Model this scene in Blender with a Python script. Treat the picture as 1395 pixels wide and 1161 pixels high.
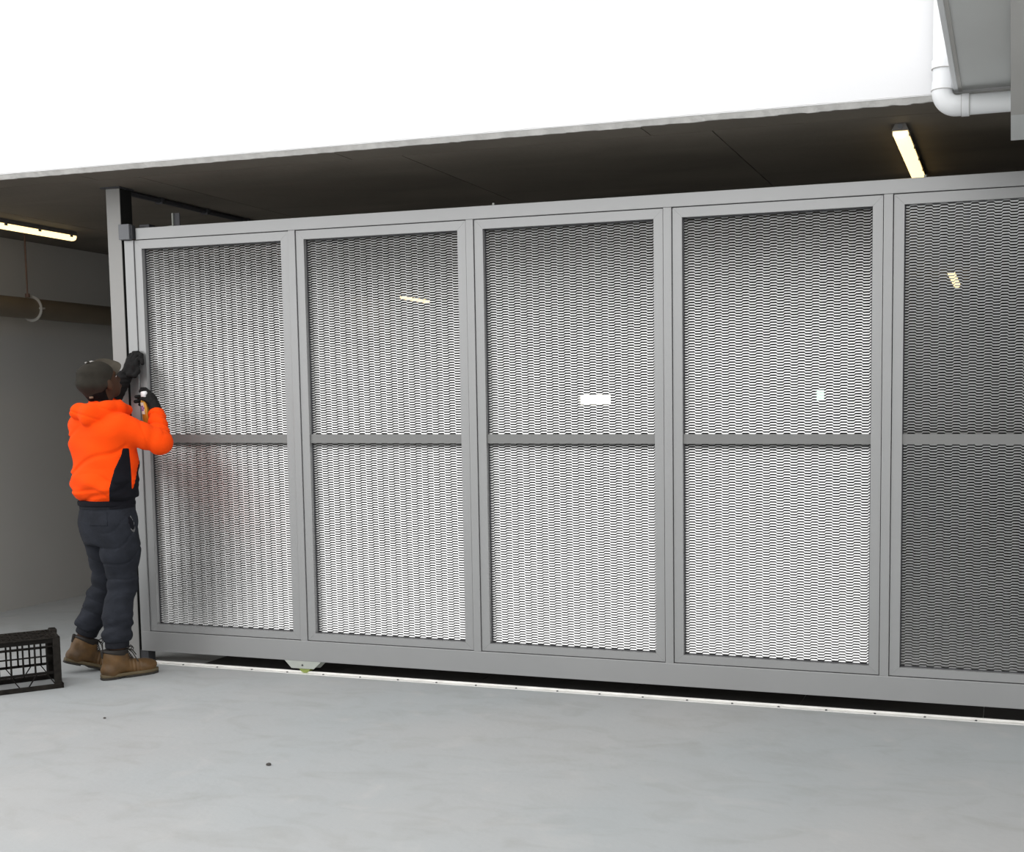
import bpy, bmesh, math, random
import numpy as np
from mathutils import Vector, Matrix

for o in list(bpy.data.objects):
    bpy.data.objects.remove(o, do_unlink=True)
S = bpy.context.scene
COL = S.collection
random.seed(4)

# ------------------------------------------------------------------ camera
cd = bpy.data.cameras.new('camera')
cd.sensor_fit = 'HORIZONTAL'; cd.sensor_width = 36.0
cd.lens = 1611.05 / 1395 * 36.0
cd.shift_x = (697.5 - 859.73) / 1395
cd.shift_y = (689.0 - 580.5) / 1395
cd.clip_start = 0.05; cd.clip_end = 300
cam = bpy.data.objects.new('camera', cd); COL.objects.link(cam)
RT = Vector((0.9523220, 0.3049873, -0.0080932))
DN = Vector((0.0180776, -0.0828879, -0.9963949))
FW = Vector((-0.3045587, 0.9487425, -0.0844494))
m = Matrix.Identity(4)
for i in range(3):
    m[i][0] = RT[i]; m[i][1] = -DN[i]; m[i][2] = -FW[i]
m[0][3], m[1][3], m[2][3] = 4.8672, -5.6363, 1.48
cam.matrix_world = m
S.camera = cam

# ------------------------------------------------------------------ exposure and sky
S.view_settings.view_transform = 'Standard'
S.view_settings.look = 'None'
S.view_settings.gamma = 1.0
S.view_settings.use_curve_mapping = False
S.view_settings.exposure = 0.95
W = bpy.data.worlds.new('overcast_sky'); S.world = W; W.use_nodes = True
nt = W.node_tree; nt.nodes.clear()
wo = nt.nodes.new('ShaderNodeOutputWorld'); bg = nt.nodes.new('ShaderNodeBackground')
tc = nt.nodes.new('ShaderNodeTexCoord'); sx = nt.nodes.new('ShaderNodeSeparateXYZ')
rp = nt.nodes.new('ShaderNodeValToRGB')
rp.color_ramp.elements[0].position = 0.0; rp.color_ramp.elements[0].color = (0.75, 0.75, 0.75, 1)
rp.color_ramp.elements[1].position = 1.0; rp.color_ramp.elements[1].color = (1.0, 1.0, 1.0, 1)
nt.links.new(tc.outputs['Generated'], sx.inputs[0]); nt.links.new(sx.outputs['Z'], rp.inputs[0])
nt.links.new(rp.outputs[0], bg.inputs['Color']); nt.links.new(bg.outputs[0], wo.inputs['Surface'])
bg.inputs['Strength'].default_value = 1.25

# ------------------------------------------------------------------ materials
def mat(name, col, rough=0.6, metal=0.0, var=0.06, scale=6.0, bump=0.0, bscale=60.0, spec=0.5, emit=None, estr=0.0):
    M_ = bpy.data.materials.new(name); M_.use_nodes = True
    t = M_.node_tree; b = t.nodes['Principled BSDF']
    b.inputs['Roughness'].default_value = rough; b.inputs['Metallic'].default_value = metal
    b.inputs['Specular IOR Level'].default_value = spec
    c = t.nodes.new('ShaderNodeTexCoord'); n = t.nodes.new('ShaderNodeTexNoise')
    n.inputs['Scale'].default_value = scale; n.inputs['Detail'].default_value = 6
    t.links.new(c.outputs['Object'], n.inputs['Vector'])
    r = t.nodes.new('ShaderNodeValToRGB')
    r.color_ramp.elements[0].position = 0.3; r.color_ramp.elements[1].position = 0.7
    r.color_ramp.elements[0].color = tuple(max(0, x * (1 - var)) for x in col) + (1,)
    r.color_ramp.elements[1].color = tuple(min(1, x * (1 + var)) for x in col) + (1,)
    t.links.new(n.outputs['Fac'], r.inputs[0]); t.links.new(r.outputs[0], b.inputs['Base Color'])
    if bump:
        n2 = t.nodes.new('ShaderNodeTexNoise'); n2.inputs['Scale'].default_value = bscale; n2.inputs['Detail'].default_value = 4
        t.links.new(c.outputs['Object'], n2.inputs['Vector'])
        bp = t.nodes.new('ShaderNodeBump'); bp.inputs['Strength'].default_value = bump; bp.inputs['Distance'].default_value = 0.01
        t.links.new(n2.outputs['Fac'], bp.inputs['Height']); t.links.new(bp.outputs[0], b.inputs['Normal'])
    if emit:
        b.inputs['Emission Color'].default_value = emit + (1,); b.inputs['Emission Strength'].default_value = estr
    return M_

MT = {}
MT['white'] = mat('white_render', (0.74, 0.74, 0.75), 0.8, var=0.01, scale=2, bump=0.05, bscale=40)
MT['edge'] = mat('unpainted_edge', (0.55, 0.54, 0.52), 0.85, var=0.12, scale=18, bump=0.3, bscale=70)
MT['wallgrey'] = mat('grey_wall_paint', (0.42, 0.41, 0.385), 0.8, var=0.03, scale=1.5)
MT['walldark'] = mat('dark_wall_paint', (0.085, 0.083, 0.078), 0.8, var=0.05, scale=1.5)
MT['gate'] = mat('silver_grey_paint', (0.345, 0.347, 0.347), 0.38, 0.55, var=0.02, scale=3)
MT['crossbar'] = mat('crossbar_shaded_paint', (0.215, 0.215, 0.21), 0.5, 0.4, var=0.02, scale=3)  # gate paint darkened for the shade on the set-back bar
MT['post'] = mat('post_paint', (0.30, 0.295, 0.285), 0.5, 0.3, var=0.03, scale=4)
MT['darksteel'] = mat('dark_steel', (0.06, 0.06, 0.065), 0.5, 0.4, var=0.1)
MT['sideshade'] = mat('side_shade_black', (0.012, 0.012, 0.011), 0.85, var=0.1, spec=0.2)  # near black for the shaded side of the post
MT['gapshade'] = mat('gap_shade_dark', (0.030, 0.029, 0.028), 0.7, var=0.15)  # shade of the gap under the gate, put into the colour
MT['bracket'] = mat('bracket_grey', (0.16, 0.165, 0.175), 0.5, 0.3, var=0.05)
MT['mesh'] = mat('bare_aluminium', (0.63, 0.63, 0.625), 0.40, 0.85, var=0.03, scale=4)
MT['alu'] = mat('track_aluminium', (0.80, 0.79, 0.76), 0.45, 0.35, var=0.08, scale=9)
MT['pvc'] = mat('white_pvc', (0.80, 0.81, 0.82), 0.35, var=0.01)
MT['soffit'] = mat('soffit_grey', (0.62, 0.63, 0.62), 0.6, var=0.02, scale=2)
MT['beam'] = mat('beam_grey', (0.47, 0.46, 0.44), 0.6, var=0.03, scale=2)
MT['lamp'] = mat('lamp_body', (0.17, 0.16, 0.15), 0.5, var=0.05)
MT['glow'] = mat('lamp_diffuser', (0.9, 0.85, 0.7), 0.4, var=0.01, emit=(1.0, 0.72, 0.32), estr=1.2)
MT['pipe'] = mat('dull_pipe', (0.13, 0.105, 0.075), 0.5, var=0.05)
MT['rod'] = mat('rusty_rod', (0.12, 0.07, 0.05), 0.7, var=0.2, scale=30)
MT['ring'] = mat('ring_plastic', (0.35, 0.34, 0.31), 0.5)
MT['green'] = mat('green_nylon', (0.22, 0.27, 0.06), 0.5, var=0.1)
MT['galv'] = mat('pale_steel', (0.40, 0.42, 0.38), 0.5, 0.2, var=0.05, scale=20)
MT['crate'] = mat('black_plastic', (0.008, 0.007, 0.006), 0.6, var=0.25, scale=25, bump=0.1, spec=0.08)
MT['crateworn'] = mat('worn_black_plastic', (0.014, 0.012, 0.010), 0.6, var=0.5, scale=30, bump=0.1, spec=0.1)
MT['orange'] = mat('hi_vis_fleece', (0.92, 0.068, 0.001), 0.95, var=0.03, scale=8, bump=0.15, bscale=160, spec=0.2)
MT['black'] = mat('black_fleece', (0.006, 0.006, 0.009), 0.95, var=0.1, bump=0.15, bscale=160, spec=0.2)
MT['pants'] = mat('charcoal_jersey', (0.017, 0.019, 0.025), 0.95, var=0.22, scale=14, bump=0.2, bscale=120, spec=0.2)
MT['rib'] = mat('charcoal_rib', (0.012, 0.013, 0.017), 0.9, var=0.1, scale=30, bump=0.3, bscale=200, spec=0.2)
MT['glove'] = mat('black_glove', (0.006, 0.0055, 0.0055), 0.8, var=0.3, scale=30, bump=0.3, bscale=120, spec=0.3)
MT['cap'] = mat('dark_cap_cloth', (0.026, 0.023, 0.018), 0.95, var=0.15, scale=25, bump=0.2, bscale=200, spec=0.2)
MT['brim'] = mat('brim_cloth', (0.060, 0.052, 0.040), 0.95, var=0.15, scale=25, bump=0.2, bscale=200, spec=0.2)
MT['band'] = mat('cap_highlight', (0.6, 0.58, 0.55), 0.8)  # bright tone of the highlight along the cap rim
MT['patch'] = mat('tan_patch', (0.16, 0.11, 0.07), 0.8, var=0.3, scale=80)
MT['pocketedge'] = mat('grey_binding', (0.13, 0.13, 0.13), 0.8)
MT['skin'] = mat('brown_skin', (0.060, 0.030, 0.017), 0.65, var=0.08, scale=12, spec=0.2)
MT['hair'] = mat('black_hair', (0.006, 0.005, 0.005), 0.9, var=0.2, scale=60, bump=0.5, bscale=200, spec=0.1)
MT['boot'] = mat('brown_leather', (0.088, 0.044, 0.011), 0.6, var=0.4, scale=14, bump=0.15, bscale=80)
MT['sole'] = mat('olive_midsole', (0.09, 0.066, 0.032), 0.75, var=0.15, scale=20)
MT['tread'] = mat('dark_tread', (0.018, 0.015, 0.011), 0.8, var=0.15)
MT['collar'] = mat('boot_collar', (0.010, 0.007, 0.005), 0.7, var=0.2)
MT['lace'] = mat('dark_lace', (0.020, 0.016, 0.013), 0.8)
MT['shirt'] = mat('blue_shirt', (0.05, 0.11, 0.25), 0.85)
MT['can'] = mat('gold_can', (0.62, 0.29, 0.03), 0.3, 0.45, var=0.05)
MT['canlabel'] = mat('can_label', (0.75, 0.68, 0.55), 0.4)
MT['purple'] = mat('purple_print', (0.20, 0.07, 0.32), 0.4)
MT['canwhite'] = mat('white_cap_plastic', (0.85, 0.83, 0.84), 0.4)
MT['pebble'] = mat('grit', (0.05, 0.045, 0.04), 0.8, var=0.2)
MT['daylight'] = mat('bright_opening', (0.9, 0.9, 0.85), 0.5, emit=(1.0, 0.97, 0.80), estr=1.0)
MT['daylight2'] = mat('pale_opening', (0.8, 0.9, 0.85), 0.5, emit=(0.72, 0.95, 0.82), estr=0.55)

def floor_material():
    M_ = bpy.data.materials.new('grey_floor_paint'); M_.use_nodes = True
    t = M_.node_tree; b = t.nodes['Principled BSDF']; L = t.links.new
    c = t.nodes.new('ShaderNodeTexCoord')
    def noise(scale, detail=5, dist=0.0, stretch=None):
        n = t.nodes.new('ShaderNodeTexNoise'); n.inputs['Scale'].default_value = scale
        n.inputs['Detail'].default_value = detail; n.inputs['Distortion'].default_value = dist
        if stretch:
            mp = t.nodes.new('ShaderNodeMapping'); mp.inputs['Scale'].default_value = stretch
            mp.inputs['Rotation'].default_value = (0, 0, 0.5)
            L(c.outputs['Object'], mp.inputs[0]); L(mp.outputs[0], n.inputs['Vector'])
        else:
            L(c.outputs['Object'], n.inputs['Vector'])
        return n
    def ramp(src, p0, p1, c0, c1):
        r = t.nodes.new('ShaderNodeValToRGB')
        r.color_ramp.elements[0].position = p0; r.color_ramp.elements[1].position = p1
        r.color_ramp.elements[0].color = c0 + (1,); r.color_ramp.elements[1].color = c1 + (1,)
        L(src, r.inputs[0]); return r
    def mix(kind, fac, a, bb):
        x = t.nodes.new('ShaderNodeMixRGB'); x.blend_type = kind
        if isinstance(fac, float): x.inputs[0].default_value = fac
        else: L(fac, x.inputs[0])
        L(a, x.inputs[1]); L(bb, x.inputs[2]); return x
    base = ramp(noise(0.7, 4).outputs['Fac'], 0.35, 0.65, (0.378, 0.380, 0.376), (0.350, 0.368, 0.372))
    worn = ramp(noise(3.4, 15, 1.2, (1, 1.8, 1)).outputs['Fac'], 0.50, 0.78, (1, 1, 1), (0.87, 0.86, 0.84))
    m1 = mix('MULTIPLY', 1.0, base.outputs[0], worn.outputs[0])
    pale = ramp(noise(4.5, 12, 0.6).outputs['Fac'], 0.58, 0.92, (0, 0, 0), (1, 1, 1))
    pc = t.nodes.new('ShaderNodeRGB'); pc.outputs[0].default_value = (0.425, 0.42, 0.41, 1)
    m2 = mix('MIX', pale.outputs[0], m1.outputs[0], pc.outputs[0])
    L(m2.outputs[0], b.inputs['Base Color'])
    rr = ramp(noise(3.0, 6).outputs['Fac'], 0.3, 0.7, (0.50,) * 3, (0.66,) * 3)
    L(rr.outputs[0], b.inputs['Roughness'])
    b.inputs['Specular IOR Level'].default_value = 0.35
    bp = t.nodes.new('ShaderNodeBump'); bp.inputs['Strength'].default_value = 0.12; bp.inputs['Distance'].default_value = 0.01
    L(noise(35, 5).outputs['Fac'], bp.inputs['Height']); L(bp.outputs[0], b.inputs['Normal'])
    return M_
MT['floor'] = floor_material()

def concrete_material():
    M_ = bpy.data.materials.new('soffit_concrete'); M_.use_nodes = True
    t = M_.node_tree; b = t.nodes['Principled BSDF']; L = t.links.new
    c = t.nodes.new('ShaderNodeTexCoord')
    n1 = t.nodes.new('ShaderNodeTexNoise'); n1.inputs['Scale'].default_value = 1.3; n1.inputs['Detail'].default_value = 8; n1.inputs['Distortion'].default_value = 0.5
    mp = t.nodes.new('ShaderNodeMapping'); mp.inputs['Scale'].default_value = (0.6, 1.6, 1)
    L(c.outputs['Object'], mp.inputs[0]); L(mp.outputs[0], n1.inputs['Vector'])
    r = t.nodes.new('ShaderNodeValToRGB')
    r.color_ramp.elements[0].position = 0.3; r.color_ramp.elements[1].position = 0.75
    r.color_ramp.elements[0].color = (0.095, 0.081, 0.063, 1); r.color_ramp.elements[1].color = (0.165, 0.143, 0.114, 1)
    L(n1.outputs['Fac'], r.inputs[0]); L(r.outputs[0], b.inputs['Base Color'])
    b.inputs['Roughness'].default_value = 0.75
    n2 = t.nodes.new('ShaderNodeTexNoise'); n2.inputs['Scale'].default_value = 25; n2.inputs['Detail'].default_value = 5
    L(c.outputs['Object'], n2.inputs['Vector'])
    bp = t.nodes.new('ShaderNodeBump'); bp.inputs['Strength'].default_value = 0.2; bp.inputs['Distance'].default_value = 0.01
    L(n2.outputs['Fac'], bp.inputs['Height']); L(bp.outputs[0], b.inputs['Normal'])
    return M_
MT['concrete'] = concrete_material()

# ------------------------------------------------------------------ mesh helpers
def add_box(bm, x0, x1, y0, y1, z0, z1):
    vs = [bm.verts.new((x, y, z)) for x in (x0, x1) for y in (y0, y1) for z in (z0, z1)]
    for f in ((0, 1, 3, 2), (4, 6, 7, 5), (0, 4, 5, 1), (2, 3, 7, 6), (0, 2, 6, 4), (1, 5, 7, 3)):
        bm.faces.new([vs[i] for i in f])
    return vs

def add_bar(bm, p, q, w, h=None, up=(0, 0, 1)):
    p = Vector(p); q = Vector(q); h = h or w
    d = (q - p).normalized(); u = Vector(up)
    if abs(d.dot(u)) > 0.98: u = Vector((1, 0, 0))
    s = d.cross(u).normalized(); u = s.cross(d).normalized()
    vs = []
    for c in (p, q):
        for a, b in ((-1, -1), (1, -1), (1, 1), (-1, 1)):
            vs.append(bm.verts.new(c + s * (a * w / 2) + u * (b * h / 2)))
    bm.faces.new(vs[3::-1]); bm.faces.new(vs[4:8])
    for i in range(4):
        j = (i + 1) % 4
        bm.faces.new((vs[i], vs[j], vs[4 + j], vs[4 + i]))

def add_tube(bm, pts, rad, n=12, caps=True):
    pts = [Vector(p) for p in pts]
    rads = rad if isinstance(rad, (list, tuple)) else [rad] * len(pts)
    rings = []; prev = None
    for i, p in enumerate(pts):
        d = (pts[min(i + 1, len(pts) - 1)] - pts[max(i - 1, 0)]).normalized()
        if prev is None:
            u = Vector((0, 0, 1)) if abs(d.z) < 0.9 else Vector((1, 0, 0))
            s = d.cross(u).normalized()
        else:
            s = (prev - d * prev.dot(d)).normalized()
        prev = s; t = d.cross(s)
        rings.append([bm.verts.new(p + (s * math.cos(a) + t * math.sin(a)) * rads[i]) for a in [2 * math.pi * k / n for k in range(n)]])
    for a, b in zip(rings, rings[1:]):
        for k in range(n):
            f = bm.faces.new((a[k], a[(k + 1) % n], b[(k + 1) % n], b[k])); f.smooth = True
    if caps:
        bm.faces.new([bm.verts.new(v.co) for v in rings[0][::-1]]); bm.faces.new([bm.verts.new(v.co) for v in rings[-1]])

def add_prism(bm, poly, axis, a0, a1):
    """poly of 2D points extruded along axis (0,1,2) from a0 to a1"""
    def P(u, v, w):
        return (w, u, v) if axis == 0 else ((u, w, v) if axis == 1 else (u, v, w))
    A = [bm.verts.new(P(u, v, a0)) for u, v in poly]; B = [bm.verts.new(P(u, v, a1)) for u, v in poly]
    n = len(poly)
    bm.faces.new(A[::-1]); bm.faces.new(B)
    for i in range(n):
        j = (i + 1) % n
        bm.faces.new((A[i], A[j], B[j], B[i]))

def obj(name, bm, material, parent=None, bevel=0.0, smooth=False):
    bmesh.ops.recalc_face_normals(bm, faces=bm.faces)
    me = bpy.data.meshes.new(name); bm.to_mesh(me); bm.free()
    me.materials.append(MT[material])
    if smooth:
        for p in me.polygons: p.use_smooth = True
    o = bpy.data.objects.new(name, me); COL.objects.link(o)
    if bevel:
        b = o.modifiers.new('bevel', 'BEVEL'); b.width = bevel; b.segments = 2; b.limit_method = 'ANGLE'
    if parent: o.parent = parent
    return o

def box(name, dims, material, parent=None, bevel=0.0):
    bm = bmesh.new(); add_box(bm, *dims); return obj(name, bm, material, parent, bevel)

def link_copy(o, parent, loc=None):
    c = o.copy(); COL.objects.link(c); c.parent = parent
    if loc is not None: c.location = loc
    return c

def thing(name, label, cat, loc=(0, 0, 0), rotz=0.0, group=None):
    o = bpy.data.objects.new(name, None); COL.objects.link(o)
    o.location = loc; o.rotation_euler = (0, 0, rotz); o.empty_display_size = 0.1
    o['label'] = label; o['category'] = cat
    if group: o['group'] = group
    return o

def struct(o, label=None, cat=None):
    o['kind'] = 'structure'
    if label: o['label'] = label
    if cat: o['category'] = cat
    return o

ZC = 2.7426        # underside of the slab
YF = -0.41         # face of the white wall above the opening

# ------------------------------------------------------------------ the setting
struct(box('floor', (-14, 18, -16, 12.2, -0.2, 0.0), 'floor'), 'pale blue grey painted concrete floor with worn patches', 'floor')

# slab with recessed joints between the formwork panels
ceiling = struct(box('ceiling', (-14, 14, YF + 0.04, 12.2, ZC + 0.006, ZC + 0.35), 'concrete'),
                 'brown grey concrete soffit above the gate with board joints', 'ceiling')
def soffit_row(y0, y1, x_off, step, x_min, x_max, shared={}):
    g = 0.006
    k = math.floor((x_min - x_off) / step)
    x = x_off + k * step
    while x < x_max:
        key = (round(y1 - y0, 3), step)
        if key not in shared:
            p = box('soffit_panel', (g / 2, step - g / 2, g / 2, y1 - y0 - g / 2, 0, 0.009), 'concrete', ceiling)
            shared[key] = p
        else:
            p = link_copy(shared[key], ceiling)
        p.location = (x, y0, ZC)
        x += step
soffit_row(YF + 0.03, -0.19, 0.045, 1.594, -4.0, 8.0)
soffit_row(-0.19, 2.22, 0.315, 1.606, -4.0, 8.0)
soffit_row(2.22, 4.63, 0.315, 1.606, -3.0, 8.0)
soffit_row(4.63, 7.04, 0.315, 1.606, -3.0, 8.0)

struct(box('wall_left', (-2.45, -2.19, YF + 0.2, 12.2, 0, ZC), 'wallgrey'), 'dull grey side wall inside the car park behind the worker', 'wall')
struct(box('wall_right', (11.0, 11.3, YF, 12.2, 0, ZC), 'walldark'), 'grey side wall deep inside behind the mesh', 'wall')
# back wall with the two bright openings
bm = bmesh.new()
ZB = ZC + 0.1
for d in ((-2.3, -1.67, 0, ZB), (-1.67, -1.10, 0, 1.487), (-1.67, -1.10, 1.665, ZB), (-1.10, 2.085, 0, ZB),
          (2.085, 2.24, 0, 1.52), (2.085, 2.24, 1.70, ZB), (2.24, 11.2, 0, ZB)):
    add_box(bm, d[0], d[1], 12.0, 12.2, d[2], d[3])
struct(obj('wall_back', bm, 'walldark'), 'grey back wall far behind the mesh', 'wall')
def opening(name, x0, x1, z0, z1, mtl, label, bars):
    w = struct(box(name, (x0, x1, 12.10, 12.12, z0, z1), mtl), label, 'window')
    bm = bmesh.new()
    f = 0.014
    add_box(bm, x0, x1, 11.985, 12.10, z0, z0 + f); add_box(bm, x0, x1, 11.985, 12.10, z1 - f, z1)
    add_box(bm, x0, x0 + f, 11.985, 12.10, z0, z1); add_box(bm, x1 - f, x1, 11.985, 12.10, z0, z1)
    for b in bars: add_box(bm, b - 0.02, b + 0.02, 12.02, 12.09, z0, z1)
    obj('window_frame', bm, 'darksteel', w)
opening('window_1', -1.67, -1.10, 1.487, 1.665, 'daylight', 'long bright slot window glowing through the third mesh panel', ())
opening('window_2', 2.085, 2.24, 1.52, 1.70, 'daylight2', 'small pale opening glowing through the fourth mesh panel', ())

# the white wall over the opening, and its return to the ground outside the frame
bm = bmesh.new()
add_box(bm, -14, 14, YF, YF + 0.25, ZC + 0.022, 7.0)
add_box(bm, -14, -2.19, YF, YF + 0.2, 0, ZC + 0.022)
add_box(bm, 5.62, 14, YF + 0.25, YF + 0.5, 0, ZC)
struct(obj('wall_front', bm, 'white'), 'bright white rendered wall above the gate opening', 'wall')
struct(box('light_block_wall', (-14, 18, -15.4, -15.0, 0, 2.2), 'wallgrey'), 'unseen grey wall added across the forecourt to cut horizon light', 'wall')  # unseen, added to block low sky light from walls, slab and gate
# bare sloping edge under the paint, with a ragged lower line
bm = bmesh.new()
rng = random.Random(7); top = []; bot = []; back = []
x = -8.0
while x < 10.0:
    rag = 0.5 + 0.5 * max(0.0, min(1.0, (x - 2.0) / 2.0))
    top.append(bm.verts.new((x, YF - 0.001, ZC + 0.026 + rng.uniform(-0.0015, 0.0015))))
    bot.append(bm.verts.new((x, YF + 0.020 + rng.uniform(-0.003, 0.003), ZC - 0.001 + rng.uniform(-0.003, 0.003) * rag)))
    back.append(bm.verts.new((x, YF + 0.06, ZC + 0.003)))
    x += 0.03
for i in range(len(top) - 1):
    bm.faces.new((top[i], top[i + 1], bot[i + 1], bot[i]))
    bm.faces.new((bot[i], bot[i + 1], back[i + 1], back[i]))
    bm.faces.new((back[i], back[i + 1], top[i + 1], top[i]))
struct(obj('trim_1', bm, 'edge'), 'bare grey lower edge of the white wall', 'trim')

# canopy and beam at the upper right
canopy = thing('canopy', 'grey canopy soffit with a stepped edge beside the white downpipe', 'canopy', (4.62, YF, 2.765))
box('soffit_panel', (0.030, 3.6, -3.4, 0.0, 0.010, 0.16), 'soffit', canopy)
box('edge_trim', (-0.004, 0.016, -3.4, 0.0, 0.0, 0.17), 'pvc', canopy, 0.003)
box('edge_step', (0.016, 0.030, -3.4, 0.0, 0.004, 0.16), 'beam', canopy)
beam = struct(box('trim_2', (4.846, 5.40, -0.862, YF - 0.002, 2.555, 2.765), 'soffit'), 'short pale end of the boxed beam at the upper right corner', 'beam')
box('beam_panel', (4.846, 5.40, -3.8, -0.866, 2.555, 2.765), 'beam', beam)

# ------------------------------------------------------------------ floor track
track = thing('floor_track', 'thin pale metal track on the floor below the gate', 'track', (0, 0, 0))
box('track_strip', (0.03, 5.6, -0.016, 0.018, 0.0, 0.0035), 'alu', track)
box('track_rail', (0.03, 5.6, 0.010, 0.022, 0.0035, 0.013), 'alu', track, 0.002)
bm = bmesh.new(); add_tube(bm, [(0, 0, 0), (0, 0, 0.004)], 0.0055, 8)
bolt0 = obj('track_bolt', bm, 'darksteel', track); xs = [0.33 + 0.232 * k for k in range(22)]
bolt0.location = (xs[0], -0.008, 0.0035)
for x in xs[1:]: link_copy(bolt0, track, (x, -0.008, 0.0035))

ch_ = thing('floor_gap_shade', 'dark channel cover let into the floor behind the pale track', 'shade', (0, 0, 0))
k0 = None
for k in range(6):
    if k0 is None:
        k0 = box('shade_plate', (0.0, 0.866, 0.0, 0.36, 0.0, 0.003), 'gapshade', ch_); k0.location = (0.42, 0.036, 0)  # dark plates added to deepen the shade under the gate
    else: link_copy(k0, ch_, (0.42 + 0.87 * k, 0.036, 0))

# ------------------------------------------------------------------ gate post with catch
post = thing('gate_post', 'grey square steel post standing at the closing end of the gate', 'post', (-0.030, 0.048, 0))
bm = bmesh.new(); add_box(bm, -0.0475, 0.0475, -0.047, 0.047, 0.006, ZC - 0.008)
obj('column', bm, 'post', post, 0.003)
box('side_shade_sheet', (0.0475, 0.0500, -0.044, 0.047, 0.010, ZC - 0.010), 'sideshade', post)  # black sheet stands in for the shaded hollow side of the post
box('cap_plate', (-0.075, 0.060, -0.060, 0.060, ZC - 0.008, ZC), 'darksteel', post)
box('base_plate', (-0.055, 0.055, -0.05, 0.06, 0.0, 0.008), 'post', post)
bm = bmesh.new(); add_box(bm, 0.056, 0.128, -0.078, -0.050, 2.440, 2.526)
obj('catch_bracket', bm, 'bracket', post, 0.002)
box('catch_arm', (0.046, 0.124, -0.050, -0.035, 2.455, 2.515), 'darksteel', post)
box('catch_shade_block', (0.128, 0.140, -0.066, -0.040, 2.445, 2.520), 'darksteel', post)  # dark block in place of the shadow inside the catch bracket
box('floor_stop', (0.030, 0.105, -0.040, 0.02, 0.008, 0.071), 'darksteel', post)

# ------------------------------------------------------------------ sliding gate
gate = thing('sliding_gate', 'wide silver sliding gate with five expanded metal panels', 'gate', (0, 0, 0))
D = 0.062
box('top_rail', (0.117, 5.52, 0.0, D, 2.4400, 2.5050), 'gate', gate, 0.002)
box('bottom_rail', (0.036, 5.52, 0.0, D, 0.071, 0.187), 'gate', gate, 0.002)
box('end_stile', (0.036, 0.0985, 0.0, D, 0.187, 2.4385), 'gate', gate, 0.002)
box('end_stile', (5.405, 5.52, 0.0, D, 0.187, 2.4400), 'gate', gate, 0.002)
PX0, PITCH, PW, MW = 0.0985, 1.0590, 1.0165, 0.0425
mull = None
for k in range(4):
    x = PX0 + PITCH * k + PW
    if mull is None:
        mull = box('mullion', (0, MW, 0, D, 0.187, 2.440), 'gate', gate, 0.002); mull.location = (x, 0, 0)
    else: link_copy(mull, gate, (x, 0, 0))

G = 0.0035; FB = 0.047; ZB0, ZB1 = 0.187 + 0.004, 2.440 - G
def mitre(name, a, b, c, d):
    """one mitred frame bar: outer edge a-b, inner edge c-d, given as (x,z)"""
    bm = bmesh.new(); add_prism(bm, [a, b, c, d], 1, 0.007, 0.050); return bm
xa, xb = G, PW - G
proto = []
def make_panel(flip=1):
    fl = bmesh.new()                                      # inner lip that holds the mesh
    i0, i1, j0, j1 = xa + FB, xb - FB, ZB0 + FB * 0.86, ZB1 - FB
    for d in ((i0, i0 + 0.005, j0, j1), (i1 - 0.005, i1, j0, j1), (i0, i1, j0, j0 + 0.004), (i0, i1, j1 - 0.004, j1)):
        add_box(fl, d[0], d[1], 0.032, 0.046, d[2], d[3])
    root = obj('infill_panel', fl, 'darksteel', gate)
    e = 0.0007
    out = [(xa, ZB0), (xb, ZB0), (xb, ZB1), (xa, ZB1)]; inn = [(i0, j0), (i1, j0), (i1, j1), (i0, j1)]
    for q in range(4):
        a, b = out[q], out[(q + 1) % 4]; c, d = inn[(q + 1) % 4], inn[q]
        if q % 2 == 0: a = (a[0] + (e if q == 0 else -e), a[1]); b = (b[0] - (e if q == 0 else -e), b[1]); c = (c[0] - (e if q == 0 else -e), c[1]); d = (d[0] + (e if q == 0 else -e), d[1])
        obj('frame_bar', mitre('frame_bar', a, b, c, d), 'gate', root)
    box('cross_bar', (i0 + 0.0005, i1 - 0.0005, 0.017, 0.044, 1.2885, 1.3365), 'crossbar', root)
    # expanded metal: staggered tilted strands joined by short diagonal knuckles
    PZ, CW, hw, hd, th, kn = 0.01335, 0.0339, 0.0032, 0.00150, 0.0010, 0.0024
    verts = []; faces = []
    ncol = int((i1 - i0) / CW) + 2; nrow = int((j1 - j0) / PZ) + 2
    y0 = 0.036
    sec = [(-hd, -hw), (hd, hw), (hd + th * 0.5, hw - th * 0.6), (-hd + th * 0.7, -hw - th * 0.5)]
    idx = {}
    rngm = random.Random(3)
    for i in range(ncol):
        xs0 = i0 - 0.012 + i * CW
        a0 = max(xs0 + kn, i0 + 0.001); a1 = min(xs0 + CW - kn, i1 - 0.001)
        if a1 - a0 < 0.003: continue
        for j in range(nrow):
            z = j0 + (j + 0.5 * (i % 2)) * PZ
            if z > j1 - 0.002 or z < j0 - 0.004: continue
            dy = rngm.uniform(-0.0002, 0.0002) + (i % 2) * 0.5 * PZ * hd / hw * flip   # stays in the plane of the strand
            b = len(verts)
            for xx in (a0, a1):
                for (yy, zz) in sec: verts.append((xx, y0 + yy + dy, min(max(z + flip * zz, j0), j1)))
            for q in range(4):
                r_ = (q + 1) % 4
                faces.append((b + q, b + r_, b + 4 + r_, b + 4 + q)[::flip])
            idx[(i, j)] = b
    for (i, j), b in idx.items():
        for dj in (0,):
            n = idx.get((i + 1, j + dj))
            if n is None: continue
            for q in (0, 2):
                r_ = (q + 1) % 4
                faces.append((b + 4 + q, b + 4 + r_, n + r_, n + q))
    me = bpy.data.meshes.new('expanded_mesh'); me.from_pydata(verts, [], faces); me.materials.append(MT['mesh'])
    em = bpy.data.objects.new('expanded_mesh', me); COL.objects.link(em); em.parent = root; em['kind'] = 'stuff'
    return root
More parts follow.
